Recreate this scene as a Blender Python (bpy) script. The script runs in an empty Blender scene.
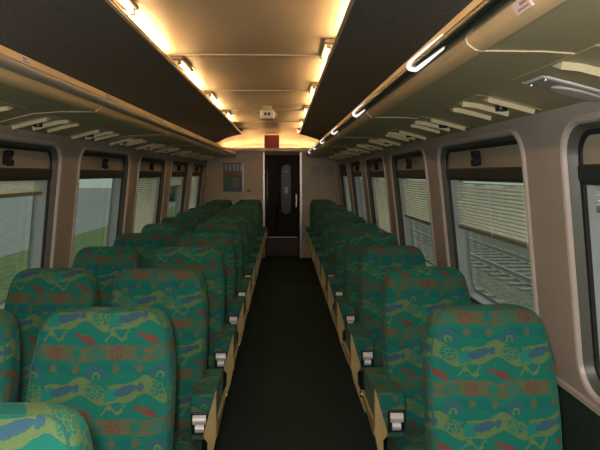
import bpy, math, random
from mathutils import Vector
PI = math.pi
S = bpy.context.scene
COL = S.collection

# ------------------------------------------------------------------ camera
cam_data = bpy.data.cameras.new('camera')
cam = bpy.data.objects.new('camera', cam_data); COL.objects.link(cam)
F_PX = 583.0
cam_data.sensor_width = 36.0
cam_data.lens = F_PX / 600.0 * 36.0
cam_data.clip_start = 0.02; cam_data.clip_end = 400
cam.location = (0, 0, 1.57)
cam.rotation_euler = (PI / 2 - math.atan(51 / F_PX), 0, -math.atan(17 / F_PX))
S.camera = cam

# ------------------------------------------------------------------ light and exposure
S.view_settings.view_transform = 'Standard'
S.view_settings.look = 'None'
S.view_settings.gamma = 1.0
S.view_settings.use_curve_mapping = False
S.view_settings.exposure = 0.18
TUBE_STRENGTH = 26.0
TUBE_COLOR = (1.0, 0.66, 0.30)
COVE_STRENGTH = 22.0
SKY_STRENGTH = 0.72
w = bpy.data.worlds.new('overcast_sky'); S.world = w; w.use_nodes = True
wn = w.node_tree; bg = wn.nodes['Background']
tc = wn.nodes.new('ShaderNodeTexCoord'); sx = wn.nodes.new('ShaderNodeSeparateXYZ')
rp = wn.nodes.new('ShaderNodeValToRGB')
rp.color_ramp.elements[0].position = 0.0; rp.color_ramp.elements[0].color = (0.50, 0.56, 0.47, 1)
rp.color_ramp.elements[1].position = 0.6; rp.color_ramp.elements[1].color = (0.85, 0.92, 0.88, 1)
wn.links.new(tc.outputs['Generated'], sx.inputs[0]); wn.links.new(sx.outputs['Z'], rp.inputs[0])
wn.links.new(rp.outputs[0], bg.inputs['Color']); bg.inputs['Strength'].default_value = SKY_STRENGTH

# the small flash of the camera the picture was taken with: cool, falls off down the coach
fl = bpy.data.lights.new('camera_flash', 'POINT'); fl.energy = 82; fl.color = (1.0, 0.95, 0.92); fl.shadow_soft_size = 0.03
flo = bpy.data.objects.new('camera_flash', fl); COL.objects.link(flo); flo.location = (-0.05, -0.02, 1.63)

# ------------------------------------------------------------------ the coach in numbers
CX = -0.215            # centre line of the coach
EYE = 1.57
Y0, Y1 = -1.4, 10.88   # back and end of the saloon
PITCH = 0.84           # seat pitch
BAY = 1.68             # window pitch
def W(z):              # half width of the coach at height z (the sides lean in)
    return 1.242 - 0.12 * (max(z, 0.72) - 1.4)
WX = CX + 0.013       # centre between the two side walls

# ------------------------------------------------------------------ materials
class X:               # tiny expression wrapper round Math nodes
    nt = None
    def __init__(s, sock): s.s = sock
    @staticmethod
    def m(op, *a):
        n = X.nt.nodes.new('ShaderNodeMath'); n.operation = op
        for i, v in enumerate(a):
            if isinstance(v, X): X.nt.links.new(v.s, n.inputs[i])
            else: n.inputs[i].default_value = v
        return X(n.outputs[0])
    def __add__(s, o): return X.m('ADD', s, o)
    def __radd__(s, o): return X.m('ADD', s, o)
    def __sub__(s, o): return X.m('SUBTRACT', s, o)
    def __rsub__(s, o): return X.m('SUBTRACT', o, s)
    def __mul__(s, o): return X.m('MULTIPLY', s, o)
    def __rmul__(s, o): return X.m('MULTIPLY', s, o)
    def __truediv__(s, o): return X.m('DIVIDE', s, o)
    def __lt__(s, o): return X.m('LESS_THAN', s, o)
    def __gt__(s, o): return X.m('GREATER_THAN', s, o)
def xsin(a): return X.m('SINE', a)
def xabs(a): return X.m('ABSOLUTE', a)
def xfract(a): return X.m('FRACT', a)
def xsqrt(a): return X.m('SQRT', a)
def xmul(*a):
    r = a[0]
    for b in a[1:]: r = r * b
    return r

def mat(name, color, rough=0.6, metal=0.0, spec=0.5, noise=0.0, nscale=40.0, bump=0.0, bscale=200.0, emit=None, estr=0.0, coat=0.0):
    m = bpy.data.materials.new(name); m.use_nodes = True
    nt = m.node_tree; b = nt.nodes['Principled BSDF']
    b.inputs['Base Color'].default_value = (*color, 1)
    b.inputs['Roughness'].default_value = rough
    b.inputs['Metallic'].default_value = metal
    b.inputs['Specular IOR Level'].default_value = spec
    b.inputs['Coat Weight'].default_value = coat
    tcn = nt.nodes.new('ShaderNodeTexCoord')
    nz = nt.nodes.new('ShaderNodeTexNoise'); nz.inputs['Scale'].default_value = nscale
    nz.inputs['Detail'].default_value = 4
    nt.links.new(tcn.outputs['Object'], nz.inputs['Vector'])
    cr = nt.nodes.new('ShaderNodeValToRGB')
    n = max(noise, 0.03)
    cr.color_ramp.elements[0].position = 0.3; cr.color_ramp.elements[1].position = 0.7
    cr.color_ramp.elements[0].color = (*[c * (1 - n) for c in color], 1)
    cr.color_ramp.elements[1].color = (*[min(1, c * (1 + n)) for c in color], 1)
    nt.links.new(nz.outputs['Fac'], cr.inputs[0]); nt.links.new(cr.outputs[0], b.inputs['Base Color'])
    if bump > 0:
        n2 = nt.nodes.new('ShaderNodeTexNoise'); n2.inputs['Scale'].default_value = bscale
        nt.links.new(tcn.outputs['Object'], n2.inputs['Vector'])
        bp = nt.nodes.new('ShaderNodeBump'); bp.inputs['Strength'].default_value = bump
        bp.inputs['Distance'].default_value = 0.002
        nt.links.new(n2.outputs['Fac'], bp.inputs['Height']); nt.links.new(bp.outputs[0], b.inputs['Normal'])
    if emit:
        b.inputs['Emission Color'].default_value = (*emit, 1); b.inputs['Emission Strength'].default_value = estr
    return m

def fabric_mat():
    m = bpy.data.materials.new('sea_life_moquette'); m.use_nodes = True
    nt = m.node_tree; X.nt = nt; b = nt.nodes['Principled BSDF']
    uvn = nt.nodes.new('ShaderNodeUVMap'); uvn.uv_map = 'UVMap'
    # slight wobble so that woven outlines are not ruler-clean
    wob = nt.nodes.new('ShaderNodeTexNoise'); wob.inputs['Scale'].default_value = 60; nt.links.new(uvn.outputs[0], wob.inputs['Vector'])
    sp = nt.nodes.new('ShaderNodeSeparateXYZ'); nt.links.new(uvn.outputs[0], sp.inputs[0])
    wv = (X(wob.outputs['Fac']) - 0.5) * 0.05
    u0 = X(sp.outputs['X']) * 5.0 + 0.72 + wv
    t0 = (1.12 - X(sp.outputs['Y'])) * 4.65 + wv
    u = xfract(u0); t = xfract(t0)
    wave = xsin(u * (2 * PI)) * 0.035 + xsin(u * (4 * PI) + 1.0) * 0.018
    def rel(c):            # signed distance to a centre in u, wrapped
        return xfract(u - c + 0.5) - 0.5
    def relt(c): return xfract(t - c + 0.5) - 0.5
    def band(c, hw, k=1.0): return xabs(relt(c) + wave * k) < hw
    def ellipse(cu, ct, a, bb, ang=0.0):
        du, dt = rel(cu), relt(ct)
        if ang:
            ca, sa = math.cos(ang), math.sin(ang)
            du, dt = du * ca + dt * sa, dt * ca - du * sa
        du = du / a; dt = dt / bb
        return (du * du + dt * dt) < 1.0
    def polar(cu, ct):
        du, dt = rel(cu), relt(ct)
        return xsqrt(du * du + dt * dt), X.m('ARCTAN2', dt, du), du, dt
    TEAL = (0.008, 0.138, 0.106); DEEP = (0.006, 0.122, 0.108); OCHRE = (0.088, 0.104, 0.054); OLIVE = (0.095, 0.165, 0.066)
    RED = (0.130, 0.056, 0.042); BLUE = (0.032, 0.096, 0.142); LIGHT = (0.013, 0.17, 0.14)
    cur = None
    def over(mask, color):
        nonlocal cur
        mx = nt.nodes.new('ShaderNodeMix'); mx.data_type = 'RGBA'
        nt.links.new(mask.s, mx.inputs[0])
        if cur is None: mx.inputs[6].default_value = (*TEAL, 1)
        else: nt.links.new(cur, mx.inputs[6])
        mx.inputs[7].default_value = (*color, 1)
        cur = mx.outputs[2]
    vor = nt.nodes.new('ShaderNodeTexVoronoi'); vor.feature = 'DISTANCE_TO_EDGE'; vor.inputs['Scale'].default_value = 85
    nt.links.new(uvn.outputs[0], vor.inputs['Vector'])
    cell = X(vor.outputs['Distance']) > 0.09
    over(band(0.34, 0.06, 1.3), DEEP)
    over(band(0.10, 0.105, 0.5), OCHRE)
    over(band(0.62, 0.125, -1.6), OLIVE)
    over(band(0.62, 0.085, -1.9) * (xabs(rel(0.25)) < 0.1), LIGHT)
    # fan shells: rays in a half disc
    r, a, du, dt = polar(0.0, 0.17)
    over(xmul(r < 0.15, dt < 0.02, xsin(a * 16.0) > -0.35), TEAL)
    # red urchins
    over(ellipse(0.31, 0.10, 0.12, 0.10) * cell, RED)
    # starfish
    r, a, du, dt = polar(0.67, 0.11)
    over(r < (xsin(a * 5.0 + 0.8) * 0.038 + 0.075), TEAL)
    # small ochre flowers
    for c in (0.31, 0.67):
        r, a, du, dt = polar(c, 0.315)
        over(r < (xsin(a * 6.0) * 0.018 + 0.055), OCHRE)
    # blue breakers
    r, a, du, dt = polar(0.0, 0.42)
    over(xmul(xabs(r - 0.12) < 0.028, dt < 0.03), BLUE)
    over(xmul(xabs(r - 0.05) < 0.016, dt < 0.03), OLIVE)
    # turtles
    over(ellipse(0.0, 0.60, 0.155, 0.115) * cell, TEAL)
    over(ellipse(0.17, 0.57, 0.035, 0.03), TEAL)
    # blue fish
    over(ellipse(0.48, 0.61, 0.19, 0.062, -0.25), BLUE)
    over(ellipse(0.70, 0.57, 0.045, 0.06, 0.3), BLUE)
    # lizards / crabs: olive zigzag lines
    dd = rel(0.30)
    zig = xabs(xfract(dd*4.2 + 0.25) - 0.5) * 0.26 - 0.065
    over(xmul(xabs(relt(0.86) + zig) < 0.020, xabs(dd) < 0.19), OLIVE)
    over(ellipse(0.23, 0.83, 0.05, 0.03, 0.4), OLIVE)
    over(ellipse(0.40, 0.90, 0.05, 0.026, -0.4), OLIVE)
    # red fish
    over(ellipse(0.83, 0.91, 0.14, 0.055, 0.35), RED)
    over(ellipse(0.66, 0.84, 0.04, 0.04, 0.3), RED)
    # weave
    nz = nt.nodes.new('ShaderNodeTexNoise'); nz.inputs['Scale'].default_value = 420; nz.inputs['Detail'].default_value = 2
    nt.links.new(uvn.outputs[0], nz.inputs['Vector'])
    hv = nt.nodes.new('ShaderNodeHueSaturation'); nt.links.new(cur, hv.inputs['Color'])
    vv = X(nz.outputs['Fac']) * 0.9 + 0.52
    nt.links.new(vv.s, hv.inputs['Value'])
    nt.links.new(hv.outputs[0], b.inputs['Base Color'])
    bp = nt.nodes.new('ShaderNodeBump'); bp.inputs['Strength'].default_value = 0.15; bp.inputs['Distance'].default_value = 0.001
    nt.links.new(nz.outputs['Fac'], bp.inputs['Height']); nt.links.new(bp.outputs[0], b.inputs['Normal'])
    b.inputs['Roughness'].default_value = 0.85
    b.inputs['Specular IOR Level'].default_value = 0.2
    b.inputs['Sheen Weight'].default_value = 0.03; b.inputs['Sheen Roughness'].default_value = 0.4
    return m

def glass_mat():
    m = bpy.data.materials.new('window_glass'); m.use_nodes = True
    nt = m.node_tree; nt.nodes.remove(nt.nodes['Principled BSDF'])
    out = nt.nodes['Material Output']
    tr = nt.nodes.new('ShaderNodeBsdfTransparent'); tr.inputs[0].default_value = (0.80, 0.88, 0.82, 1)
    gl = nt.nodes.new('ShaderNodeBsdfGlossy'); gl.inputs['Roughness'].default_value = 0.02
    lw = nt.nodes.new('ShaderNodeLayerWeight'); lw.inputs['Blend'].default_value = 0.5
    X.nt = nt; fr = X.m('POWER', X(lw.outputs['Facing']), 5.0) * 0.9 + 0.05
    mx = nt.nodes.new('ShaderNodeMixShader')
    nt.links.new(fr.s, mx.inputs[0]); nt.links.new(tr.outputs[0], mx.inputs[1]); nt.links.new(gl.outputs[0], mx.inputs[2])
    nt.links.new(mx.outputs[0], out.inputs['Surface'])
    return m

M = {}
M['fabric'] = fabric_mat()
M['glass'] = glass_mat()
M['wall'] = mat('beige_wall_laminate', (0.40, 0.35, 0.305), 0.45, noise=0.05, nscale=3)
M['trim'] = mat('pale_beige_window_trim', (0.50, 0.435, 0.385), 0.35, noise=0.04)
M['endwall'] = mat('cream_end_wall_laminate', (0.62, 0.52, 0.41), 0.35, noise=0.04, nscale=4)
M['rubber'] = mat('black_rubber', (0.012, 0.014, 0.013), 0.5)
M['transom'] = mat('dark_grey_window_bar', (0.018, 0.021, 0.019), 0.45)
M['reveal'] = mat('grey_green_window_frame', (0.09, 0.095, 0.08), 0.4)
M['jamb'] = mat('pale_grey_aluminium_jamb', (0.32, 0.36, 0.37), 0.35)
M['hopper'] = mat('brown_tinted_hopper_pane', (0.36, 0.31, 0.24), 0.3)
M['latch'] = mat('black_latch_plastic', (0.006, 0.006, 0.007), 0.5, spec=0.2)
M['slat'] = mat('pale_blind_slat', (0.84, 0.87, 0.76), 0.5)
M['slatrail'] = mat('olive_blind_bottom_rail', (0.20, 0.19, 0.12), 0.5)
M['ceiling'] = mat('tan_satin_ceiling_panel', (0.58, 0.47, 0.36), 0.36, noise=0.05, nscale=2)
M['cove'] = mat('cream_cove_reflector', (0.78, 0.64, 0.45), 0.3, noise=0.04, nscale=3)
M['darkceil'] = mat('charcoal_speckled_ceiling_carpet', (0.125, 0.132, 0.135), 0.95, noise=0.5, nscale=170, bump=0.4, spec=0.1)
M['rack'] = mat('olive_rack_underside', (0.41, 0.36, 0.20), 0.42, noise=0.05, nscale=3)
M['rackband'] = mat('tan_rack_edge_band', (0.66, 0.46, 0.24), 0.35, noise=0.06, nscale=5)
M['rail'] = mat('polished_dark_rail', (0.42, 0.42, 0.39), 0.27, metal=1.0)
M['alurail'] = mat('brushed_aluminium_rail', (0.40, 0.37, 0.31), 0.45, metal=0.35)
M['chrome'] = mat('chrome', (0.75, 0.74, 0.72), 0.14, metal=1.0)
M['flap'] = mat('pale_satin_metal', (0.78, 0.77, 0.78), 0.35, metal=0.35)
M['steel'] = mat('brushed_steel', (0.55, 0.52, 0.48), 0.3, metal=1.0)
M['whiteplastic'] = mat('glossy_white_plastic', (0.92, 0.90, 0.90), 0.2)
M['paintedglow'] = mat('white_with_painted_glow', (0.92, 0.90, 0.90), 0.3, emit=(1.0, 0.94, 0.95), estr=0.85)  # emission paints in the brightness of the U marks on the rail
M['cream'] = mat('cream_slat_plastic', (0.74, 0.64, 0.40), 0.4)
M['greyplastic'] = mat('grey_plastic', (0.30, 0.28, 0.25), 0.4)
M['blackplastic'] = mat('black_plastic', (0.012, 0.011, 0.012), 0.35)
M['lightgrey'] = mat('light_grey_lens_plastic', (0.50, 0.48, 0.44), 0.35)
M['ivory'] = mat('ivory_seat_side_panel', (0.40, 0.30, 0.13), 0.45, noise=0.08, nscale=12)
M['carpet'] = mat('dark_green_floor_carpet', (0.030, 0.050, 0.044), 0.95, noise=0.5, nscale=220, bump=0.3, spec=0.1)
M['dado'] = mat('dark_green_dado_carpet', (0.026, 0.048, 0.038), 0.95, noise=0.5, nscale=260, bump=0.3, spec=0.1)
M['piping'] = mat('teal_piping', (0.008, 0.10, 0.075), 0.7)
M['pedestal'] = mat('dark_seat_pedestal', (0.02, 0.022, 0.02), 0.5)
M['tube'] = mat('lit_fluorescent_tube', (1, 0.9, 0.7), 0.4, emit=TUBE_COLOR, estr=TUBE_STRENGTH)
M['covetube'] = mat('lit_cove_tube', (1, 0.9, 0.7), 0.4, emit=(1.0, 0.70, 0.36), estr=COVE_STRENGTH)
M['ballast'] = mat('grey_brown_lamp_holder', (0.22, 0.18, 0.14), 0.5)
M['red'] = mat('red_sign_face', (0.42, 0.035, 0.022), 0.4)
M['paper'] = mat('pale_paper_label', (0.62, 0.52, 0.45), 0.6)
M['print'] = mat('pink_grey_print', (0.34, 0.17, 0.14), 0.6)
M['door'] = mat('dark_brown_door', (0.020, 0.012, 0.009), 0.5, spec=0.2)
M['doorlow'] = mat('brown_door_kick_plate', (0.060, 0.040, 0.028), 0.3)
M['doorglass'] = mat('dark_reflective_door_glass', (0.016, 0.016, 0.014), 0.32, spec=0.5)
M['ballaststone'] = mat('track_ballast_stones', (0.20, 0.19, 0.145), 0.9, noise=0.5, nscale=9)
M['railsteel'] = mat('worn_rail_steel', (0.42, 0.40, 0.36), 0.35, metal=0.6)
M['sleeper'] = mat('concrete_sleeper', (0.30, 0.29, 0.25), 0.9, noise=0.2, nscale=6)
M['grass'] = mat('lineside_grass', (0.12, 0.18, 0.06), 0.95, noise=0.35, nscale=2.5)
M['road'] = mat('grey_asphalt', (0.26, 0.27, 0.26), 0.9, noise=0.15, nscale=1.5)
M['wallout'] = mat('weathered_lineside_wall', (0.34, 0.35, 0.29), 0.9, noise=0.25, nscale=1.2)
M['leaf'] = mat('dull_green_leaves', (0.06, 0.12, 0.06), 0.9, noise=0.5, nscale=4)
M['bark'] = mat('brown_bark', (0.09, 0.07, 0.05), 0.9)

# ------------------------------------------------------------------ mesh helpers
class MB:
    def __init__(s): s.v = []; s.f = []; s.mi = []; s.uv = []
    def add(s, verts, faces, mi=0):
        o = len(s.v); s.v += [tuple(v) for v in verts]
        for f in faces: s.f.append([i + o for i in f]); s.mi.append(mi)
        return s
    def box(s, x0, x1, y0, y1, z0, z1, mi=0):
        return s.add([(x0,y0,z0),(x1,y0,z0),(x1,y1,z0),(x0,y1,z0),(x0,y0,z1),(x1,y0,z1),(x1,y1,z1),(x0,y1,z1)],
                     [(0,3,2,1),(4,5,6,7),(0,1,5,4),(1,2,6,5),(2,3,7,6),(3,0,4,7)], mi)
    def prism(s, poly, axis, a, b, mi=0, closed=True, caps=True):
        # poly is a list of 2D points; axis 'x': (y,z), 'y': (x,z), 'z': (x,y)
        def P(p, t):
            return {'x': (t, p[0], p[1]), 'y': (p[0], t, p[1]), 'z': (p[0], p[1], t)}[axis]
        n = len(poly)
        vs = [P(p, a) for p in poly] + [P(p, b) for p in poly]
        fs = [(i, (i+1) % n, n + (i+1) % n, n + i) for i in range(n if closed else n-1)]
        if closed and caps: fs += [tuple(range(n))[::-1], tuple(range(n, 2*n))]
        return s.add(vs, fs, mi)
    def loft(s, rings, mi=0, cap=True, closed=True):
        n = len(rings[0]); vs = [p for r in rings for p in r]; fs = []
        for k in range(len(rings) - 1):
            for i in range(n if closed else n - 1):
                j = (i + 1) % n
                fs.append((k*n+i, k*n+j, (k+1)*n+j, (k+1)*n+i))
        if cap: fs += [tuple(range(n))[::-1], tuple(range((len(rings)-1)*n, len(rings)*n))]
        return s.add(vs, fs, mi)
    def tube(s, path, r, n=8, closed=False, mi=0):
        pts = [Vector(p) for p in path]; rings = []; m = len(pts)
        up = None
        for i, p in enumerate(pts):
            a = pts[(i-1) % m] if (closed or i > 0) else p
            b = pts[(i+1) % m] if (closed or i < m-1) else p
            t = (b - a).normalized()
            if up is None:
                up = Vector((0,0,1)) if abs(t.z) < 0.9 else Vector((1,0,0))
            e1 = (up - t * up.dot(t)).normalized(); up = e1; e2 = t.cross(e1)
            rr = r[i] if isinstance(r, (list, tuple)) else r
            rings.append([tuple(p + e1*rr*math.cos(2*PI*k/n) + e2*rr*math.sin(2*PI*k/n)) for k in range(n)])
        if closed: rings.append(rings[0]); return s.loft(rings, mi, cap=False)
        return s.loft(rings, mi)
    def build(s, name, mats, parent=None, smooth=False, bevel=0.0, uvfn=None, loc=None, seg=2, weld=True):
        me = bpy.data.meshes.new(name)
        me.from_pydata(s.v, [], s.f)
        if not isinstance(mats, (list, tuple)): mats = [mats]
        for m in mats: me.materials.append(m)
        for p, i in zip(me.polygons, s.mi): p.material_index = i
        import bmesh
        bm = bmesh.new(); bm.from_mesh(me)
        if weld: bmesh.ops.remove_doubles(bm, verts=bm.verts, dist=1e-6)
        bmesh.ops.recalc_face_normals(bm, faces=bm.faces)
        bm.to_mesh(me); bm.free()
        if uvfn:
            ul = me.uv_layers.new(name='UVMap')
            for p in me.polygons:
                for li in p.loop_indices:
                    co = me.vertices[me.loops[li].vertex_index].co
                    if uvfn == 'box':
                        n_ = p.normal; ax = max(range(3), key=lambda q_: abs(n_[q_]))
                        ul.data[li].uv = ((co.y, co.z), (co.x, co.z), (co.x, -co.y))[ax]
                    else: ul.data[li].uv = uvfn(co)
        me.update()
        o = bpy.data.objects.new(name, me); COL.objects.link(o)
        if smooth:
            for p in me.polygons: p.use_smooth = True
            if smooth == 'angle':
                try: me.set_sharp_from_angle(angle=0.7)
                except Exception: pass
        if bevel > 0:
            b = o.modifiers.new('bevel', 'BEVEL'); b.width = bevel; b.segments = seg; b.limit_method = 'ANGLE'; b.angle_limit = 0.6
            b.harden_normals = False
        if parent: o.parent = parent
        if loc: o.location = loc
        return o

def empty(name, loc=(0,0,0)):
    o = bpy.data.objects.new(name, None); COL.objects.link(o); o.location = loc; o.empty_display_size = 0.1; return o
def tag(o, label, cat, group=None):
    o['label'] = label; o['category'] = cat
    if group: o['group'] = group
    return o
def struct(o): o['kind'] = 'structure'; return o
def copy_tree(o, parent=None):
    c = o.copy(); COL.objects.link(c); c.parent = parent
    for ch in list(o.children): copy_tree(ch, c)
    return c
ORD = ['nearest', 'second', 'third', 'fourth', 'fifth', 'sixth', 'seventh', 'eighth', 'ninth', 'tenth', 'eleventh', 'twelfth']
SIDE = {-1: 'left', 1: 'right'}
def rrect(y0, y1, z0, z1, r, n=8):      # rounded rectangle, counter-clockwise from the lower right corner
    pts = []
    for cy, cz, a0 in ((y1-r, z0+r, -PI/2), (y1-r, z1-r, 0), (y0+r, z1-r, PI/2), (y0+r, z0+r, PI)):
        for k in range(n + 1):
            a = a0 + PI/2 * k / n
            pts.append((cy + r*math.cos(a), cz + r*math.sin(a)))
    return pts

# ------------------------------------------------------------------ shell: floor, walls, ceiling
struct(MB().box(CX-1.42, CX+1.42, Y0, Y1+0.12, -0.06, 0).build('floor', M['carpet']))

WIN = [k for k in range(-2, 5)]
def wy(k): return 2.42 + BAY * k, 3.775 + BAY * k
ZB, ZT = 0.76, 1.762
SILL = 0.745
def side_wall(s):
    mb = MB(); zhi = 1.90
    bounds = [Y0] + [2.26 + BAY * k for k in range(-1, 5)] + [Y1]
    def P(p, off=0.0): return (WX + s*(W(p[1]) + off), p[0], p[1])
    for i in range(len(bounds) - 1):
        a, b = bounds[i], bounds[i+1]
        y0, y1 = wy(i - 2)
        y0 = max(y0, Y0 + 0.08)
        hole = rrect(y0, y1, ZB, ZT, 0.13)
        cy, cz = (y0+y1)/2, (ZB+ZT)/2
        outer = []
        for (py, pz) in hole:
            dy, dz = py-cy, pz-cz
            ty = ((b if dy > 0 else a) - cy) / dy if abs(dy) > 1e-6 else 1e9
            tz = ((zhi if dz > 0 else SILL) - cz) / dz if abs(dz) > 1e-6 else 1e9
            t = min(ty, tz); outer.append((cy + dy*t, cz + dz*t))
        n = len(hole)
        # exact corners get inserted by snapping the nearest outer point to each corner
        for c in ((a, SILL), (b, SILL), (a, zhi), (b, zhi)):
            j = min(range(n), key=lambda q: (outer[q][0]-c[0])**2 + (outer[q][1]-c[1])**2); outer[j] = c
        vs = [P(p) for p in hole] + [P(p) for p in outer]
        fs = [(q, (q+1) % n, n+(q+1) % n, n+q) for q in range(n)]
        mb.add(vs, fs)
    # outside skin so the wall has thickness above and below the openings
    mb.prism([(WX+s*(W(1.90)), 1.90), (WX+s*(W(1.9)+0.16), 1.90), (WX+s*(W(1.9)+0.16), 2.9-0.3), (WX+s*(W(1.9)+0.0), 2.6)], 'y', Y0, Y1)
    o = mb.build('wall_' + SIDE[s], M['wall'])
    struct(o)
    # lower carpeted dado with its ledge
    d = MB(); xa = WX + s*W(0.72)
    d.prism([(xa, 0.0), (xa, 0.72), (xa - s*0.0, 0.745), (xa + s*0.12, 0.745), (xa + s*0.12, 0.0)], 'y', Y0, Y1)
    struct(d.build('trim_1' if s < 0 else 'trim_2', M['dado']))
    e = MB(); e.prism([(xa - s*0.014, 0.722), (xa - s*0.014, 0.745), (xa + s*0.02, 0.752), (xa+s*0.02, 0.722)], 'y', Y0, Y1)
    struct(e.build('trim_3' if s < 0 else 'trim_4', M['trim'], bevel=0.004))
for s in (-1, 1): side_wall(s)

# windows -------------------------------------------------------------------
wcount = 0
def window(s, k):
    global wcount
    wcount += 1
    y0, y1 = wy(k); y0 = max(y0, Y0 + 0.08)
    root = struct(empty('window_%d' % wcount, (WX + s*W(ZB), (y0+y1)/2, ZB)))
    L = Vector(root.location)
    def P(p, off=0.0): v = Vector((WX + s*(W(p[1]) + off), p[0], p[1])) - L; return tuple(v)
    def ringloft(ins_offs, mats_idx, name, mats, r0=0.13, smooth='angle'):
        mb = MB(); rings = []
        for ins, off in ins_offs:
            rr = max(0.02, r0 - ins)
            rings.append([P(p, off) for p in rrect(y0+ins, y1-ins, ZB+ins, ZT-ins, rr)])
        for i in range(len(rings)-1):
            mb.loft([rings[i], rings[i+1]], mats_idx[i], cap=False)
        return mb.build(name, mats, root, smooth=smooth)
    ringloft([(-0.004, 0.001), (-0.002, -0.010), (0.008, -0.014), (0.018, -0.010), (0.024, 0.004)], [0]*4, 'window_trim', [M['trim']])
    ringloft([(0.024, 0.004), (0.040, 0.030), (0.042, 0.035), (0.056, 0.036), (0.058, 0.05), (0.058, 0.125), (0.075, 0.125)], [0, 0, 1, 1, 2, 2], 'window_frame', [M['reveal'], M['rubber'], M['jamb']])
    # glass pane below the transom
    zt0, zt1 = 1.545, 1.600
    i = 0.050
    mb = MB()
    def slab(mb, ya, yb, za, zb, oa, ob, mi=0):
        vs = [P((y, z), o) for o in (oa, ob) for y, z in ((ya, za), (yb, za), (yb, zb), (ya, zb))]
        mb.add(vs, [(0,1,2,3),(7,6,5,4),(0,4,5,1),(1,5,6,2),(2,6,7,3),(3,7,4,0)], mi)
    g = MB(); g.add([P(p, 0.105) for p in ((y0+i, ZB+i), (y1-i, ZB+i), (y1-i, 1.56), (y0+i, 1.56))], [(0,1,2,3)])
    g.build('glass_pane', M['glass'], root)
    slab(mb, y0+0.042, y1-0.042, zt0, zt1, 0.028, 0.11)
    mb.build('transom', M['transom'], root, bevel=0.004)
    # rubber upright seals either side of the glass
    mb = MB(); slab(mb, y0+0.05, y1-0.05, zt0-0.012, zt0, 0.03, 0.05)
    mb.build('seal', M['rubber'], root)
    # hopper pane, rounded at its upper corners
    pts = [(y0+0.05, 1.595), (y1-0.05, 1.595)]
    r = 0.075; zt = ZT - 0.052
    for c, a0 in (((y1-0.05-r, zt-r), 0), ((y0+0.05+r, zt-r), PI/2)):
        for q in range(7):
            a = a0 + PI/2*q/6; pts.append((c[0]+r*math.cos(a), c[1]+r*math.sin(a)))
    h = MB(); n = len(pts)
    h.add([P(p, 0.045) for p in pts] + [P(p, 0.052) for p in pts], [tuple(range(n)), tuple(range(n, 2*n))[::-1]] + [(q, (q+1) % n, n+(q+1) % n, n+q) for q in range(n)])
    h.build('hopper_pane', M['hopper'], root)
    rim = MB(); rim.tube([P(p, 0.042) for p in pts], 0.008, 6, closed=True)
    rim.build('hopper_seal', M['rubber'], root, smooth=True)
    # latch: a pivot plate and a turned handle
    ym = (y0+y1)/2 + 0.02
    la = MB()
    slab(la, ym-0.024, ym+0.024, 1.618, 1.692, 0.020, 0.045)
    slab(la, ym-0.034, ym+0.018, 1.662, 1.694, 0.004, 0.030)
    slab(la, ym-0.020, ym+0.030, 1.612, 1.645, 0.004, 0.030)
    slab(la, ym-0.012, ym+0.012, 1.640, 1.668, 0.008, 0.030)
    la.build('latch', M['latch'], root, bevel=0.005)
for s in (-1, 1):
    for k in WIN: window(s, k)

# venetian blinds ------------------------------------------------------------
def blind(s, k, zbot, label, tilt=0.35):
    y0, y1 = wy(k); y0 += 0.075; y1 -= 0.075
    ztop = 1.543
    root = empty('venetian_blind', (WX + s*(W(ztop)+0.08), (y0+y1)/2, ztop)); L = Vector(root.location)
    tag(root, label, 'blind', 'venetian blinds in the windows')
    def xx(z, o): return WX + s*(W(z)+0.08+o)
    mb = MB(); z = ztop - 0.01; full = zbot < 1.4
    step = 0.0195 if full else 0.011
    hw = 0.011
    while z > zbot + 0.012:
        c, t = hw*math.cos(tilt), hw*math.sin(tilt)
        vs = [(xx(z,-c), y0, z-t), (xx(z,0), y0, z+0.0022), (xx(z,c), y0, z+t), (xx(z,c), y1, z+t), (xx(z,0), y1, z+0.0022), (xx(z,-c), y1, z-t)]
        vs = [tuple(Vector(v)-L) for v in vs]
        vs2 = [(v[0], v[1], v[2]-0.0012) for v in vs]
        mb.add(vs+vs2, [(0,1,4,5),(1,2,3,4),(11,10,7,6),(10,9,8,7),(0,5,11,6),(2,8,9,3),(0,6,7,1),(1,7,8,2),(5,4,10,11),(4,3,9,10)])
        z -= step
    mb.build('slats', M['slat'], root)
    def bx(name, ya, yb, za, zb, d, m):
        q = MB(); z = (za+zb)/2; q.box(xx(z, 0)-d-L.x, xx(z, 0)+d-L.x, ya-L.y, yb-L.y, za-L.z, zb-L.z); return q.build(name, m, root, bevel=0.002)
    bx('bottom_rail', y0, y1, zbot-0.010, zbot+0.012, 0.011, M['slatrail'])
    for f in (0.12, 0.5, 0.88):
        yy = y0 + (y1-y0)*f
        q = MB(); q.tube([tuple(Vector((xx(ztop, -0.012), yy, ztop))-L), tuple(Vector((xx(zbot, -0.012), yy, zbot))-L)], 0.0012, 5)
        q.build('cord', M['slat'], root)
blind(1, 0, 1.235, 'pale venetian blind lowered halfway in the large right-hand window behind the nearest right seat')
blind(1, 1, 1.185, 'pale venetian blind half lowered in the window beyond the largest right-hand blind')
blind(1, -1, 1.445, 'raised stack of pale blind slats in the cut-off window at the right edge')
blind(1, 2, 0.90, 'pale venetian blind lowered low in the narrow-looking third right window from the end wall')
blind(1, 4, 0.90, 'pale blind lowered in the right window nearest the end wall')
blind(-1, 0, 1.450, 'raised stack of pale blind slats in the cut-off window at the left edge')
blind(-1, 2, 0.90, 'pale venetian blind lowered in the left window, third from the camera')
blind(-1, 3, 1.40, 'raised blind with dark bottom rail in the fourth left window from the camera')
blind(-1, 4, 0.90, 'pale blind lowered in the left window nearest the end wall')

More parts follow.
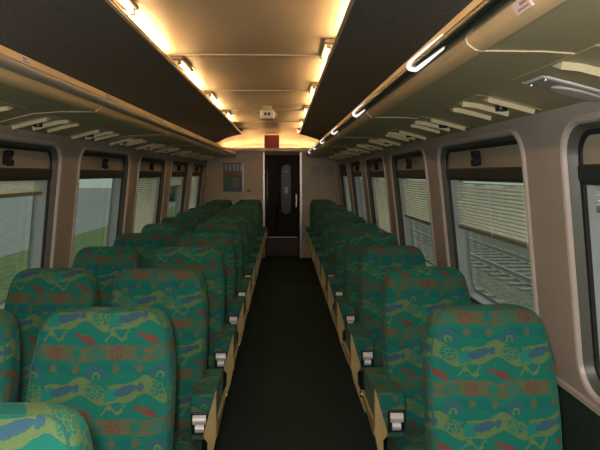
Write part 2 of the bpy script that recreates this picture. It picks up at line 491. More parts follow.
# ceiling ----------------------------------------------------------------------
HB, HL = 0.497, EYE + 0.706         # half width and height of the lamp trough lips
ZC = EYE + 0.80
c = MB()
prof = []
for q in range(-8, 9):
    t = q/8; prof.append((CX + t*0.605, ZC + 0.004*(1-t*t)))
YB = 10.42
c.prism(prof, 'y', Y0, YB, 0, closed=False)
c.prism([(p[0], p[1]+0.02) for p in prof], 'y', Y0, YB, 0, closed=False)
struct(c.build('ceiling', M['ceiling'], smooth=True))
sm = MB()
for k in range(-2, 4):               # cross joints between ceiling panels
    y = 4.03 + BAY*k
    sm.loft([[(p[0], y-0.004, p[1]-0.001), (p[0], y+0.004, p[1]-0.001), (p[0], y+0.004, p[1]-0.006), (p[0], y-0.004, p[1]-0.006)] for p in prof])
struct(sm.build('trim_5', M['trim']))
for s, tn in ((-1, 6), (1, 7)):
    d = MB()
    pr = [(HB, HL), (0.62, HL-0.03), (0.80, HL-0.085), (1.0, HL-0.18), (1.205, HL-0.40)]
    top = [(b, h+0.02) for b, h in pr]
    d.prism([(CX+s*b, h) for b, h in pr + top[::-1]], 'y', Y0, YB)
    struct(d.build('ceiling', M['darkceil'], smooth='angle'))
    e = MB()                          # cream inner face of the trough
    pr = [(HB-0.006, HL-0.004), (HB-0.006, HL+0.008), (HB+0.03, HL+0.022), (0.60, ZC+0.02), (0.62, ZC+0.02), (0.62, HL-0.005), (HB+0.02, HL+0.002)]
    pr = [(HB-0.005, HL-0.003), (HB-0.005, HL+0.005), (HB+0.095, HL+0.005), (HB+0.105, ZC+0.006), (HB+0.115, ZC+0.006), (HB+0.115, HL-0.003)]
    e.prism([(CX+s*b, h) for b, h in pr], 'y', Y0, Y1-0.46)
    struct(e.build('trim_%d' % tn, M['cove']))

# end cove: cream bulkhead sloping from the ceiling down to the end wall
e = MB(); rings = []
bp = [(0, ZC+0.0), (0.30, ZC+0.0), (0.49, ZC-0.03), (0.52, HL), (0.62, HL-0.03), (0.80, HL-0.085), (1.0, HL-0.18), (1.205, HL-0.40)]
full = [(-b_, h_) for b_, h_ in bp[::-1]] + bp[1:]
for i in range(13):
    t_ = math.sin(i/12*PI/2); y = YB - 0.01 + (Y1 + 0.03 - YB)*t_; kz = 1 - math.sqrt(max(0, 1 - t_**2.0))
    rings.append([(CX + b_, y, h_ + (min(h_, 2.035) - h_)*kz) for b_, h_ in full])
e.loft(rings, cap=False, closed=False)
e.loft([[(p[0], p[1], p[2]+0.03) for p in r] for r in rings], cap=False, closed=False)
struct(e.build('trim_8', M['cove'], smooth=True))
e = MB(); e.prism([(Y1-0.16, 1.985), (Y1-0.16, 2.045), (Y1-0.145, 2.045), (Y1-0.145, 2.005), (Y1, 2.005), (Y1, 1.985)], 'x', CX-0.95, CX+0.95)
struct(e.build('trim_9', M['endwall'], bevel=0.003))
o = empty('cove_lamp', (CX, Y1-0.10, 2.005)); tag(o, 'glowing lamp tube hidden behind the ledge above the end door', 'lamp')
t = MB(); t.tube([(-0.88, 0, 0.016), (0.88, 0, 0.016)], 0.007, 10); t.build('lamp_tube', M['covetube'], o, smooth=True)
for xx_ in (-0.89, 0.89):
    t = MB(); t.box(xx_-0.012, xx_+0.012, -0.012, 0.012, 0.0, 0.026); t.build('lamp_holder', M['ballast'], o, bevel=0.003)

# end wall, opening and door -----------------------------------------------------
DX0, DX1, DZ = -0.345, 0.322, 1.985
ew = MB()
ew.box(CX-1.42, DX0, Y1, Y1+0.12, 0, 2.6); ew.box(DX1, CX+1.42, Y1, Y1+0.12, 0, 2.6); ew.box(DX0, DX1, Y1, Y1+0.12, DZ, 2.6)
struct(ew.build('wall_end', M['endwall']))
bw = MB(); bw.box(CX-1.45, CX+1.45, Y0-0.1, Y0, 0, 2.6)
struct(bw.build('wall_back', M['endwall']))
rf = MB(); rf.box(CX-1.45, CX+1.45, Y0-0.1, Y1+0.12, 2.6, 2.65)
struct(rf.build('ceiling', M['wall']))
fr = MB()
fr.box(DX0-0.03, DX0+0.012, Y1-0.02, Y1+0.10, 0, DZ+0.03); fr.box(DX1-0.012, DX1+0.035, Y1-0.02, Y1+0.10, 0, DZ+0.03)
struct(fr.build('trim_10', M['steel'], bevel=0.006))
fr = MB(); fr.box(DX0, DX1, Y1-0.012, Y1+0.1, DZ-0.06, DZ+0.0)
struct(fr.build('trim_11', mat('brown_lintel', (0.20, 0.12, 0.075), 0.4), bevel=0.004))
door = struct(empty('door_1', ((DX0+DX1)/2, Y1+0.09, 0))); dL = Vector(door.location)
def dbox(name, x0, x1, y0, y1, z0, z1, m, bev=0.004, par=door):
    q = MB(); q.box(x0-dL.x, x1-dL.x, y0-dL.y, y1-dL.y, z0, z1); return q.build(name, m, par, bevel=bev)
dbox('fixed_panel', DX0+0.012, -0.11, Y1+0.05, Y1+0.09, 0.0, DZ-0.06, M['door'])
dbox('door_leaf', -0.11, DX1-0.012, Y1+0.075, Y1+0.11, 0.0, DZ-0.06, M['door'])
dbox('kick_plate', DX0+0.02, DX1-0.02, Y1+0.035, Y1+0.05, 0.02, 0.36, M['doorlow'])
dbox('kick_rail', DX0+0.03, DX1-0.06, Y1+0.03, Y1+0.05, 0.375, 0.395, M['steel'])
q = MB(); q.tube([(-0.115-dL.x, Y1+0.035-dL.y, 0.45), (-0.115-dL.x, Y1+0.035-dL.y, 1.80)], 0.012, 8); q.build('door_edge_bar', M['blackplastic'], door, smooth=True)
ov = rrect(-0.045, 0.165, 0.80, 1.755, 0.10, 8)
q = MB(); n = len(ov); q.add([(x-dL.x, Y1+0.068-dL.y, z) for x, z in ov] + [(x-dL.x, Y1+0.074-dL.y, z) for x, z in ov], [tuple(range(n)), tuple(range(n, 2*n))] + [(i, (i+1) % n, n+(i+1) % n, n+i) for i in range(n)])
q.build('door_glass', M['doorglass'], door)
q = MB(); q.tube([(x-dL.x, Y1+0.066-dL.y, z) for x, z in ov], 0.018, 8, closed=True); q.build('window_surround', M['rubber'], door, smooth=True)
q = MB(); q.tube([(DX0+0.05-dL.x, Y1+0.035-dL.y, 0.45), (DX0+0.05-dL.x, Y1+0.035-dL.y, 1.86)], 0.012, 8); q.build('door_edge_bar', M['steel'], door, smooth=True)
# pale reflections in the door glass, put in as thin grey blocks
q = MB(); q.box(0.03-dL.x, 0.09-dL.x, 0.055+Y1-dL.y, 0.068+Y1-dL.y, 1.20, 1.33); q.build('glass_reflection', M['lightgrey'], door)
q = MB(); q.box(0.00-dL.x, 0.10-dL.x, 0.058+Y1-dL.y, 0.068+Y1-dL.y, 1.60, 1.63); q.build('glass_reflection', M['lightgrey'], door)
q = MB(); q.box(0.235-dL.x, 0.262-dL.x, 0.03+Y1-dL.y, 0.075+Y1-dL.y, 0.95, 1.20); q.build('door_handle', M['steel'], door, bevel=0.006)
q = MB(); q.box(DX0, DX1, Y1+0.112, Y1+0.12, 0, DZ); struct(q.build('wall_vestibule', M['door']))

# things on the end wall
def plate(name, x0, x1, z0, z1, y, d, m, bev=0.002):
    q = MB(); q.box(-(x1-x0)/2, (x1-x0)/2, -d, 0, 0, z1-z0); return q.build(name, m, None, bevel=bev, loc=((x0+x1)/2, y, z0))
def poster_mat():
    m = bpy.data.materials.new('poster_print'); m.use_nodes = True
    nt = m.node_tree; X.nt = nt; b = nt.nodes['Principled BSDF']
    tcn = nt.nodes.new('ShaderNodeTexCoord'); sp = nt.nodes.new('ShaderNodeSeparateXYZ'); nt.links.new(tcn.outputs['Generated'], sp.inputs[0])
    x, z = X(sp.outputs['X']), X(sp.outputs['Z'])
    nz = nt.nodes.new('ShaderNodeTexNoise'); nz.inputs['Scale'].default_value = 6; nt.links.new(tcn.outputs['Generated'], nz.inputs['Vector'])
    nn = X(nz.outputs['Fac'])
    cur = None
    def over(mask, col):
        nonlocal cur
        mx = nt.nodes.new('ShaderNodeMix'); mx.data_type = 'RGBA'; nt.links.new(mask.s, mx.inputs[0])
        if cur is None: mx.inputs[6].default_value = (0.10, 0.10, 0.13, 1)
        else: nt.links.new(cur, mx.inputs[6])
        mx.inputs[7].default_value = (*col, 1); cur = mx.outputs[2]
    over(z > 0.60, (0.20, 0.20, 0.30))
    over(xmul(z > 0.72, xsin(x*31.0 + nn*6.0) > 0.25, z < 0.94), (0.60, 0.62, 0.72))
    over(xmul(z > 0.56, z < 0.68, x < 0.95), (0.26, 0.10, 0.06))
    over(xmul(z > 0.08, z < 0.54, x < 0.30), (0.03, 0.17, 0.06))
    over(xmul(z > 0.16, z < 0.46, x > 0.45, x < 0.85, nn > 0.5), (0.20, 0.22, 0.16))
    over(z < 0.12, (0.04, 0.12, 0.26))
    nt.links.new(cur, b.inputs['Base Color']); b.inputs['Roughness'].default_value = 0.3
    return m
po = empty('poster', (-0.93, Y1, 1.235)); tag(po, 'framed poster with blue, white and green print on the end wall left of the door', 'poster')
q = MB(); q.box(-0.175, 0.175, -0.010, -0.002, 0.01, 0.545); q.build('print', poster_mat(), po)
q = MB(); q.box(-0.19, 0.19, -0.006, 0.0, 0.0, 0.555); q.build('backing', M['lightgrey'], po, bevel=0.002)
q = MB(); q.box(0.180, 0.198, -0.016, 0.0, -0.005, 0.56); q.build('frame_strip', M['chrome'], po, bevel=0.003)
tag(plate('notice', -0.64, -0.42, 1.53, 1.70, Y1, 0.004, M['endwall']), 'faint cream notice panel on the end wall between poster and door', 'notice')
tag(plate('sticker', -0.665, -0.60, 1.245, 1.275, Y1, 0.003, mat('brown_sticker', (0.10, 0.07, 0.045), 0.5)), 'small dark brown sticker beside the bottom corner of the poster', 'sticker')
tag(plate('sticker', -0.555, -0.52, 1.235, 1.285, Y1, 0.003, M['paper']), 'narrow pale sticker right of the brown sticker', 'sticker')
tag(plate('sticker', -0.44, -0.39, 1.245, 1.285, Y1, 0.003, mat('pink_sticker', (0.62, 0.42, 0.38), 0.5)), 'pinkish sticker low beside the door frame', 'sticker')
tag(plate('notice', 0.52, 0.70, 1.53, 1.72, Y1, 0.006, M['trim']), 'left one of two cream notice panels on the end wall right of the door', 'notice')
tag(plate('notice', 0.74, 0.96, 1.53, 1.72, Y1, 0.006, M['trim']), 'right one of two cream notice panels on the end wall, nearer the windows', 'notice')
q = MB(); q.box(-1.175-(-1.15), -1.10-(-1.15), -0.025, 0, 0, 0.02); tag(q.build('hook', M['chrome'], None, bevel=0.004, loc=(-1.15, Y1, 1.79)), 'small chrome hook at the upper left corner of the poster', 'hook')
sg = empty('sign', (-0.20, YB+0.30, 2.05)); tag(sg, 'red rectangular sign hanging below the ceiling in front of the end door', 'sign')
q = MB(); q.box(-0.135, 0.135, -0.008, 0.008, -0.005, 0.225); q.build('face', M['red'], sg, bevel=0.003)
q = MB(); q.box(-0.10, -0.09, -0.003, 0.003, 0.22, 0.32); q.box(0.09, 0.10, -0.003, 0.003, 0.22, 0.32); q.build('hanger', M['steel'], sg)

# ceiling camera unit
cc = empty('security_camera', (-0.185, 7.05, 2.365)); tag(cc, 'small grey camera box hanging from the middle of the ceiling', 'camera')
q = MB(); q.box(-0.055, 0.055, -0.05, 0.08, -0.04, 0.012); q.build('mount', M['greyplastic'], cc, bevel=0.006)
q = MB(); q.box(-0.085, 0.085, -0.07, 0.09, -0.145, -0.04); q.build('housing', M['lightgrey'], cc, bevel=0.018, seg=4)
for xx_ in (-0.022, 0.022):
    q = MB(); q.box(xx_-0.017, xx_+0.017, -0.078, -0.066, -0.105, -0.07); q.build('lens', M['blackplastic'], cc, bevel=0.004)
for xx_ in (-0.10, 0.10):
    for zz in (-0.075, -0.105):
        q = MB(); q.box(xx_-0.014, xx_+0.014, -0.06, -0.045, zz-0.005, zz+0.005); q.build('side_lug', M['chrome'], cc, bevel=0.002)

# lamp tubes ------------------------------------------------------------------------
def lamp():
    root = empty('fluorescent_lamp')
    # local x points outwards from the middle of the coach
    t = MB(); t.tube([(0.055, -0.52, -0.018), (0.055, 0.52, -0.018)], 0.014, 10); t.build('lamp_tube', M['tube'], root, smooth=True)
    for yy in (-0.535, 0.535):
        t = MB(); t.box(0.037, 0.073, yy-0.015, yy+0.015, -0.034, 0.012); t.build('lamp_holder', M['ballast'], root, bevel=0.004)
    t = MB(); t.box(-0.030, 0.050, 0.58, 1.08, 0.017, 0.042); t.build('ballast_box', M['ballast'], root, bevel=0.008, seg=3)
    t = MB(); t.tube([(-0.004, 0.62, 0.002), (-0.004, 1.02, 0.002)], 0.009, 10); t.build('short_tube', M['tube'], root, smooth=True)
    for yy in (0.61, 1.03):
        t = MB(); t.box(-0.016, 0.008, yy-0.01, yy+0.01, -0.010, 0.022); t.build('tube_clip', M['ballast'], root, bevel=0.003)
    return root
lp = lamp(); first = True
for s in (-1, 1):
    for k in range(-3, 4):
        yc = 4.03 + BAY*k + (1.10 if s < 0 else 0.60)
        if yc > 10.0 or yc < Y0 + 0.6: continue
        o = lp if first else copy_tree(lp); first = False
        o.location = (CX + s*(HB-0.002), yc, EYE + 0.756)
        o.rotation_euler = (0, 0, PI if s < 0 else 0)
        i = int(round((yc) / BAY))
        tag(o, 'warm glowing fluorescent tube in the %s ceiling trough, %s of that row from the camera' % (SIDE[s], ORD[max(0, i-1)]) if yc > 1.2 else 'warm glowing fluorescent tube in the %s ceiling trough, over the camera' % SIDE[s] if yc > -0.2 else 'warm glowing fluorescent tube in the %s ceiling trough behind the camera' % SIDE[s], 'lamp', 'fluorescent tubes in the ceiling troughs')

# luggage racks ---------------------------------------------------------------------
H = lambda h: EYE + h
RACK = {}
for s in (-1, 1):
    rk = empty('luggage_rack', (CX + s*0.95, (Y0+Y1)/2, H(0.25))); L = Vector(rk.location)
    tag(rk, 'long %s overhead luggage rack with tan edge and polished rail above the %s windows' % (SIDE[s], SIDE[s]), 'luggage rack')
    RACK[s] = rk
    def ext(name, pr, m, ya=Y0, yb=Y1, smooth=False, bevel=0):
        q = MB(); q.prism([(CX+s*b-L.x, H(h)-L.z) for b, h in pr], 'y', ya-L.y, yb-L.y); return q.build(name, m, rk, smooth=smooth, bevel=bevel)
    ext('underside', [(0.705, 0.302), (0.86, 0.300), (0.98, 0.292), (1.08, 0.268), (1.20, 0.236), (1.23, 0.236), (1.23, 0.33), (0.705, 0.33)], M['rack'], smooth='angle')
    ext('top_band', [(0.648, 0.370), (0.645, 0.390), (0.652, 0.396), (0.70, 0.396), (0.70, 0.370)], M['rackband'])
    ext('bottom_band', [(0.662, 0.3305), (0.672, 0.312), (0.692, 0.300), (0.706, 0.2985), (0.72, 0.335)], M['rackband'], smooth='angle')
    pr = [(0.700, 0.3695)] + [(0.658 - 0.030*math.cos(a), 0.350 + 0.0195*math.sin(a)) for a in [PI/2 - PI*i/14 for i in range(15)]] + [(0.700, 0.3305)]
    ext('rail', pr, M['rail'] if s > 0 else M['alurail'], smooth='angle')
    for k in range(-2, 5):           # joints between underside panels
        y = (3.12 if s > 0 else 2.88) + BAY*k
        if y > Y1 - 0.2 or y < Y0 + 0.1: continue
        q = MB()
        line = [(0.661, 0.329), (0.665, 0.316), (0.684, 0.3015), (0.705, 0.2995), (0.86, 0.2985), (0.98, 0.2905), (1.08, 0.2665), (1.19, 0.2365)]
        q.tube([(CX+s*b-L.x, y-L.y, H(h)-L.z) for b, h in line], 0.002, 6)
        q.build('panel_joint', M['cream'], rk, smooth=True)
    # seat number labels on the band
def mount(o, s):       # fix a fitting to its rack, keeping it where it stands
    o.location = Vector(o.location) - RACK[s].location; o.parent = RACK[s]
def rack_label(s, y):
    q = MB(); q.box(-0.002, 0.002, -0.035, 0.035, -0.012, 0.012)
    q.box(-0.0026, 0.0026, -0.026, 0.004, 0.001, 0.007, 1); q.box(-0.0026, 0.0026, -0.026, 0.022, -0.007, -0.003, 1)
    if s < 0: loc = (CX - 0.6455, y, H(0.379))
    else: loc = (CX + 0.668, y, H(0.318))
    o = q.build('seat_label', [M['paper'], M['print']], None, loc=loc)
    if s > 0: o.rotation_euler = (0, -0.6, 0)
    mount(o, s)
for i, y in enumerate((2.02, 2.95, 4.25, 5.95)):
    rack_label(-1, y)
rack_label(1, 1.12)

# white U marks on the right rail; their bright glow is put into the material
def uglow():
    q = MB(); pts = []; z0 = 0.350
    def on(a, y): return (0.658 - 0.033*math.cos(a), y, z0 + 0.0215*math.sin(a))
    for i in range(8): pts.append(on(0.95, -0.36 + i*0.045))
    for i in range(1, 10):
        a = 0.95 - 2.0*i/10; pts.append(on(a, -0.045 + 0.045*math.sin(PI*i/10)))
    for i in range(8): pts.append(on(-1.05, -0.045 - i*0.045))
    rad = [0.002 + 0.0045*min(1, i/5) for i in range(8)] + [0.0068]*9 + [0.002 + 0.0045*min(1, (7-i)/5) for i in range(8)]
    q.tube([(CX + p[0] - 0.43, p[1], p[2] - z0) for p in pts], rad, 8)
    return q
first = uglow().build('rail_glow_mark', M['paintedglow'], None, smooth=True)
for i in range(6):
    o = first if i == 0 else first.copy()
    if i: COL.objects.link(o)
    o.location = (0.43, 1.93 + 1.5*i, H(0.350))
    o['label'] = 'bright white U-shaped mark on the rail, its glow painted in'; mount(o, 1)

# service units under the racks: cream vent bars and a black air nozzle
def service_unit(s):
    root = empty('vent_unit')
    # local: x outward from the coach centre, y along, z up; surface slopes down towards the wall
    def z(b): 
        tab = [(0.86, 0.300), (0.98, 0.292), (1.08, 0.268), (1.20, 0.236)]
        for (a, ha), (c_, hc) in zip(tab, tab[1:]):
            if b <= c_: return ha + (hc-ha)*(b-a)/(c_-a)
        return tab[-1][1]
    def bar(name, y0, y1, b0, b1, m, th=0.010, wedge=False):
        q = MB(); n = 5; rings = []
        for i in range(n):
            b = b0 + (b1-b0)*i/(n-1); h = z(b) - z(1.05)
            if wedge: rings.append([(s*(b-1.05), y0, h+0.003), (s*(b-1.05), y1, h+0.003), (s*(b-1.05), y0+0.014, h-th)])
            else: rings.append([(s*(b-1.05), y0, h), (s*(b-1.05), y1, h), (s*(b-1.05), y1, h-th), (s*(b-1.05), y0, h-th)])
        q.loft(rings); q.build(name, m, root, bevel=0.002)
    bar('housing_panel', -0.14, 0.36, 0.93, 1.185, M['rack'], 0.004)
    bar('vent_bar', -0.13, -0.030, 0.985, 1.165, M['cream'], 0.022, True)
    bar('vent_bar', 0.035, 0.13, 0.94, 1.13, M['cream'], 0.024, True)
    bar('vent_bar', 0.235, 0.33, 0.96, 1.13, M['cream'], 0.022, True)
    q = MB(); q.tube([(s*0.03, -0.005, z(1.08)-z(1.05)+0.004), (s*0.03, -0.005, z(1.08)-z(1.05)-0.020)], 0.024, 14); q.build('air_nozzle', M['blackplastic'], root, bevel=0.004)
    return root, z(1.05)
for s in (-1, 1):
    root, h = service_unit(s)
    units = [root] + [copy_tree(root) for i in range(10)]
    if s > 0:            # the reading light takes the place of the last bar of the first unit
        bars = sorted([c_ for c_ in units[0].children if c_.name.startswith('vent_bar')], key=lambda c_: max(v_.co.y for v_ in c_.data.vertices))
        bpy.data.objects.remove(bars[-1])
    for i, o in enumerate(units):
        o.location = (CX + s*1.05, 2.32 + PITCH*(i-1), H(h)); mount(o, s)
# reading light
rl = empty('reading_light', (0.905, 1.79, H(0.2575)-0.010))
q = MB(); q.box(-0.155, 0.09, -0.075, 0.075, 0.002, 0.016); b_ = q.build('frame', M['whiteplastic'], rl, bevel=0.006)
q = MB(); q.box(-0.140, 0.075, -0.062, 0.062, 0.0, 0.004); q.build('panel', M['greyplastic'], rl, bevel=0.003)
q = MB(); ov = [(0.0 + 0.085*math.cos(a), 0.042*math.sin(a)) for a in [2*PI*i/24 for i in range(24)]]
q.prism(ov, 'z', -0.007, 0.002); q.build('lens', M['lightgrey'], rl, bevel=0.003)
for xx_, yy in ((-0.128, -0.05), (-0.128, 0.05)):
    q = MB(); q.tube([(xx_, yy, 0.001), (xx_, yy, -0.003)], 0.006, 8); q.build('screw', M['chrome'], rl)
rl.rotation_euler = (0, 0.24, 0); mount(rl, 1)

# ------------------------------------------------------------------ seats
def lerp(tab, z):
    for (a, va), (b, vb) in zip(tab, tab[1:]):
        if z <= b: return va + (vb-va)*(z-a)/(b-a)
    return tab[-1][1]
HWT = [(0.40, 0.205), (0.55, 0.212), (0.75, 0.220), (0.88, 0.221), (0.95, 0.217), (1.01, 0.209), (1.05, 0.201), (1.08, 0.191), (1.100, 0.178), (1.112, 0.160), (1.118, 0.135)]
def yfront(z): return -0.20*(1.10-z)/0.70 * (1 if z < 1.10 else 0.3) - 0.012*math.sin(max(0, min(1, (z-0.5)/0.5))*PI)
def back_mesh(uo, vo, wf):
    mb = MB(); rings = []
    for z, hw in [(z_, wf*lerp(HWT, z_)) for z_ in (0.40, 0.48, 0.56, 0.66, 0.76, 0.84, 0.90, 0.95, 1.0, 1.03, 1.06, 1.08, 1.10, 1.108, 1.114, 1.118)]:
        yf = yfront(z)
        e = max(0, (z-1.04)/0.078); sh = 0.030*e**2.5
        T = 0.125
        ring = []
        # rounded section: front edge slightly crowned, side rounded
        y0, y1 = yf + sh, yf + T - sh*0.9
        r = min(0.038, (y1-y0)/2*0.95)
        for cx_, cy_, a0 in ((hw-r, y1-r, 0), (-hw+r, y1-r, PI/2), (-hw+r, y0+r, PI), (hw-r, y0+r, 3*PI/2)):
            for k in range(6):
                a = a0 + PI/2*k/5
                ring.append((cx_ + r*math.cos(a), cy_ + r*math.sin(a), z))
            if a0 == PI:       # crown of the front face
                for f in (0.2, 0.4, 0.6, 0.8):
                    xx = (-hw+r) + (2*hw-2*r)*f
                    ring.append((xx, y0 - 0.014*math.sin(PI*f), z))
        rings.append(ring)
    mb.loft(rings)
    def uvf(co):
        d = co.y - yfront(co.z)
        u = co.x + (1 if co.x > 0 else -1)*max(0, d-0.03)
        return (u + uo, co.z + (max(0, co.z-1.11))*1.0 + vo)
    return mb, uvf
def seat_proto(s, v, wf):
    # s: side of the aisle relative to the seat (+1: aisle at +x, -1: aisle at -x); 0: window seat
    root = empty('train_seat')
    mb, uvf = back_mesh(*v, wf)
    bk = mb.build('backrest', M['fabric'], root, smooth=True, uvfn=uvf)
    # piping on the front outline
    path = []
    zs = [0.46, 0.56, 0.66, 0.76, 0.84, 0.90, 0.95, 1.0, 1.03, 1.06, 1.08, 1.10, 1.108, 1.114]
    def edge(z, sg):
        e = max(0, (z-1.04)/0.078); sh = 0.030*e**2.5
        return (sg*(wf*lerp(HWT, z)-0.011), yfront(z)+sh+0.011, z)
    path = [edge(z, -1) for z in zs] + [(-0.08, yfront(1.114)+0.036, 1.1175), (0.08, yfront(1.114)+0.036, 1.1175)] + [edge(z, 1) for z in zs[::-1]]
    q = MB(); q.tube(path, 0.003, 6); q.build('piping', M['piping'], root, smooth=True)
    # seat cushion: crowned, rounded front
    rings = []
    for x, dz in ((-0.205, -0.03), (-0.198, -0.008), (-0.17, 0.004), (-0.09, 0.0), (0.09, 0.0), (0.17, 0.004), (0.198, -0.008), (0.205, -0.03)):
        inset = 0.0 if abs(x) < 0.2 else 0.012
        pr = [(-0.12, 0.30), (-0.56+inset, 0.29), (-0.615+inset, 0.315), (-0.635+inset, 0.355), (-0.625+inset, 0.40+dz/2), (-0.59+inset, 0.428+dz), (-0.50, 0.438+dz), (-0.30, 0.430+dz), (-0.14, 0.425+dz)]
        rings.append([(x*wf, y, z) for y, z in pr])
    q = MB(); q.loft(rings)
    q.build('cushion', M['fabric'], root, smooth='angle', bevel=0.006, uvfn=lambda co: (co.x + v[0], co.z*1.0 - co.y + v[1]))
    # pedestal and frame
    q = MB(); q.box(-0.19, 0.19, -0.56, -0.02, 0.245, 0.295); q.build('seat_frame', M['pedestal'], root, bevel=0.005)
    q = MB(); q.prism([(-0.45, 0.0), (-0.12, 0.0), (-0.17, 0.25), (-0.40, 0.25)], 'x', -0.05, 0.05); q.box(-0.12, 0.12, -0.48, -0.09, 0.0, 0.02); q.build('pedestal', M['pedestal'], root, bevel=0.006)
    # armrests
    def arm(sg, aisle):
        xc = sg*(0.209 if s < 0 else 0.240); oo = 0.084 if s < 0 else 0.060
        prof = [(-0.345, 0.45), (-0.352, 0.56), (-0.348, 0.615), (-0.325, 0.640), (-0.10, 0.640), (0.02, 0.640), (0.03, 0.60), (-0.02, 0.45)] if aisle else \
               [(-0.335, 0.545), (-0.345, 0.58), (-0.33, 0.605), (-0.10, 0.615), (-0.02, 0.62), (-0.02, 0.56), (-0.10, 0.54)]
        q = MB(); q.prism(prof, 'x', min(xc - sg*0.042, xc + sg*oo), max(xc - sg*0.042, xc + sg*oo))
        q.build('armrest', M['fabric'] if aisle else M['greyplastic'], root, bevel=0.012, seg=3, uvfn='box')
        if not aisle: return
        # ashtray on the front end of the armrest
        a = MB(); a.box(-0.036, 0.036, -0.012, 0.0, -0.049, 0.049)
        ash = a.build('ashtray', M['blackplastic'], root, bevel=0.006, loc=(xc, -0.348, 0.532))
        def flap(name, hw2, za, zb, bul):
            f = MB(); pr = []
            for i in range(9):
                t_ = i/8; zz = za + (zb-za)*t_
                pr.append((-0.013 - bul*math.sin(PI*min(1, t_*0.9+0.1)), zz))
            pr = [(-0.008, za)] + pr + [(-0.008, zb)]
            f.prism(pr, 'x', -hw2, hw2); return f.build(name, M['flap'], ash, smooth='angle')
        flap('flap', 0.0275, -0.002, 0.038, 0.014)
        flap('lower_flap', 0.0185, -0.037, -0.004, 0.010)
        # ivory side frame: a pointed front bracket that turns in below the armrest, with a strip running back
        xo = xc + sg*oo; xe = xo + sg*0.014
        fr_ = [(0.0, 0.672), (0.004, 0.676), (0.054, 0.505), (0.054, 0.487), (0.038, 0.465), (0.042, 0.40), (0.100, 0.24), (0.080, 0.23), (0.020, 0.40), (0.0, 0.50)]
        q = MB(); q.prism([(xe - sg*a_, b_) for a_, b_ in fr_], 'y', -0.395, -0.358); q.build('bracket', M['ivory'], root, bevel=0.003)
        q = MB(); q.prism([(-0.36, 0.47), (-0.36, 0.54), (-0.28, 0.525), (0.02, 0.525), (0.05, 0.515), (0.05, 0.50), (-0.1, 0.49)], 'x', min(xe - sg*0.001, xe-sg*0.013), max(xe - sg*0.001, xe-sg*0.013)); q.build('side_panel', M['ivory'], root, bevel=0.003, seg=2)
        q = MB(); q.tube([(xe - sg*0.01, 0.02, 0.505), (xe + sg*0.006, 0.02, 0.505)], 0.014, 10); q.build('pivot_bolt', M['chrome'], root, smooth='angle')
    if s != 0: arm(s, True)
    if s > 0:
        k = MB(); sx_ = -s*0.240; k.prism([(0.025 + 0.030*math.cos(a), 0.865 + 0.045*math.sin(a)) for a in [2*PI*i/16 for i in range(16)]], 'x', sx_-0.010, sx_+0.010)
        kb = k.build('armrest_hinge', M['blackplastic'], root, bevel=0.004)
        b2 = MB(); b2.tube([(sx_-0.004, -0.002, 0.85), (sx_-0.004, -0.010, 0.85)], 0.005, 8); b2.build('hinge_screw', M['chrome'], kb)
    return root

LX_A, LX_W, RX = -0.590, -1.088, 0.684
row_y = lambda r: 1.88 + PITCH*(r-1)
variants = [(0.0, 0.0), (0.06, 0.10), (0.13, 0.045)]
protos = {}
def place(s, kind, x, r, label, group, cat='seat'):
    vi = {('L', 0): 1}.get((kind, r), (r + (1 if kind == 'L' else 0 if kind == 'R' else 2)) % 3 if not (kind == 'R' and r == 1) else 0)
    if kind == 'L' and r == 1: vi = 1
    if kind == 'R' and r == 1: vi = 0
    key = (s, vi)
    if key not in protos:
        protos[key] = seat_proto(s, variants[vi], {1: 1.055, 0: 0.96, -1: 0.98}[s]); o = protos[key]
    else: o = copy_tree(protos[key])
    o.location = (x, row_y(r), 0)
    tag(o, label, cat, group)
place(1, 'L', LX_A, 0, 'green sea-life patterned seat cut off at the bottom left corner, nearest of all', 'aisle seats on the left')
for r in range(1, 12):
    n = ORD[r-1]
    last = r == 11
    place(1, 'L', LX_A, r, ('green sea-life patterned aisle seat on the left, against the end wall' if last else 'green sea-life patterned aisle seat on the left, %s full row from the camera' % n), 'aisle seats on the left')
    place(0, 'W', LX_W, r, ('green sea-life patterned window seat on the left, against the end wall' if last else 'green sea-life patterned window seat on the left, %s row from the camera' % n), 'window seats on the left')
    place(-1, 'R', RX, r, ('green sea-life patterned single seat on the right, against the end wall' if last else 'green sea-life patterned single seat right of the aisle, %s from the camera' % n), 'single seats on the right')

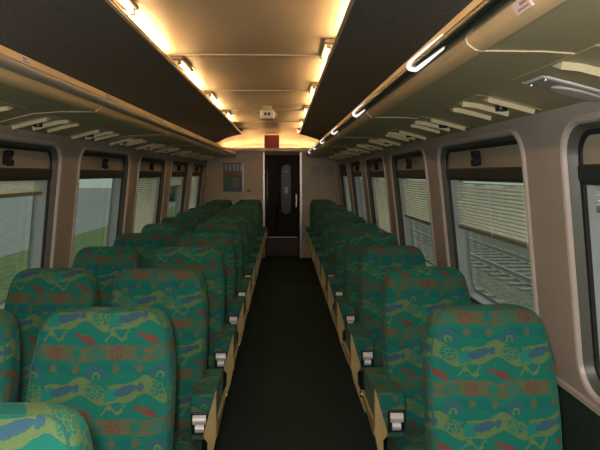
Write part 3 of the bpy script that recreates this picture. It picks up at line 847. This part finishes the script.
# ------------------------------------------------------------------ outside
g = MB(); g.box(1.6, 60, -30, 120, -1.35, -1.25); struct(g.build('ground', M['ballaststone']))
g = MB(); g.box(-9.5, -1.7, -30, 120, -1.35, -1.22); struct(g.build('ground', M['grass']))
g = MB(); g.box(-60, -9.5, -30, 120, -1.35, -1.25); struct(g.build('ground', M['road']))
for i, xc in enumerate((3.6, 7.0)):
    tr_ = empty('railway_track', (xc, 20, -1.25)); tag(tr_, ['steel rails on concrete sleepers, the track nearer the right windows', 'steel rails on concrete sleepers, the track further from the right windows'][i], 'railway track')
    for dx in (-0.7175, 0.7175):
        q = MB(); q.prism([(dx-0.07, 0.03), (dx+0.07, 0.03), (dx+0.012, 0.06), (dx+0.012, 0.14), (dx+0.036, 0.16), (dx+0.036, 0.18), (dx-0.036, 0.18), (dx-0.036, 0.16), (dx-0.012, 0.14), (dx-0.012, 0.06)], 'y', -35, 60); q.build('rail', M['railsteel'], tr_)
    q = MB()
    for k in range(90): q.box(-1.25, 1.25, -35 + k*0.7, -34.75 + k*0.7, 0, 0.05)
    o = q.build('sleepers', M['sleeper'], tr_); o['kind'] = 'stuff'
q = MB(); q.box(-0.15, 0.15, -50, 100, 0, 2.2)
for k in range(38): q.box(-0.20, 0.20, -50+4*k, -49.7+4*k, 0, 2.3)
tag(q.build('lineside_wall', M['wallout'], None, loc=(10.2, 0, -1.25)), 'pale weathered wall beyond the tracks outside the right windows', 'wall')
random.seed(4)
def tree(x, y, r, hgt, label):
    root = empty('tree', (x, y, -1.25)); tag(root, label, 'tree', 'trees outside the left windows')
    q = MB(); q.tube([(0, 0, 0), (0.1, 0.05, hgt*0.4), (0, 0, hgt*0.7)], [0.22, 0.17, 0.1], 8); q.build('trunk', M['bark'], root, smooth=True)
    q = MB()
    for j in range(16):
        cx, cy, cz = random.uniform(-.6, .6)*r, random.uniform(-.6, .6)*r, hgt*0.7 + random.uniform(-.5, .6)*r
        rr = r*random.uniform(0.35, 0.55); rings = []
        for a in range(1, 8):
            th = PI*a/8; rings.append([(cx + rr*random.uniform(.85, 1.15)*math.sin(th)*math.cos(2*PI*b/10), cy + rr*random.uniform(.85, 1.15)*math.sin(th)*math.sin(2*PI*b/10), cz - rr*math.cos(th)) for b in range(10)])
        q.loft(rings)
    q.build('foliage', M['leaf'], root, weld=False)
tree(-13, 62, 3.6, 4.2, 'rounded dull green tree seen through the fourth left window')
tree(-22, 112, 5.0, 5.5, 'broader dull green tree further off behind the rounded one')
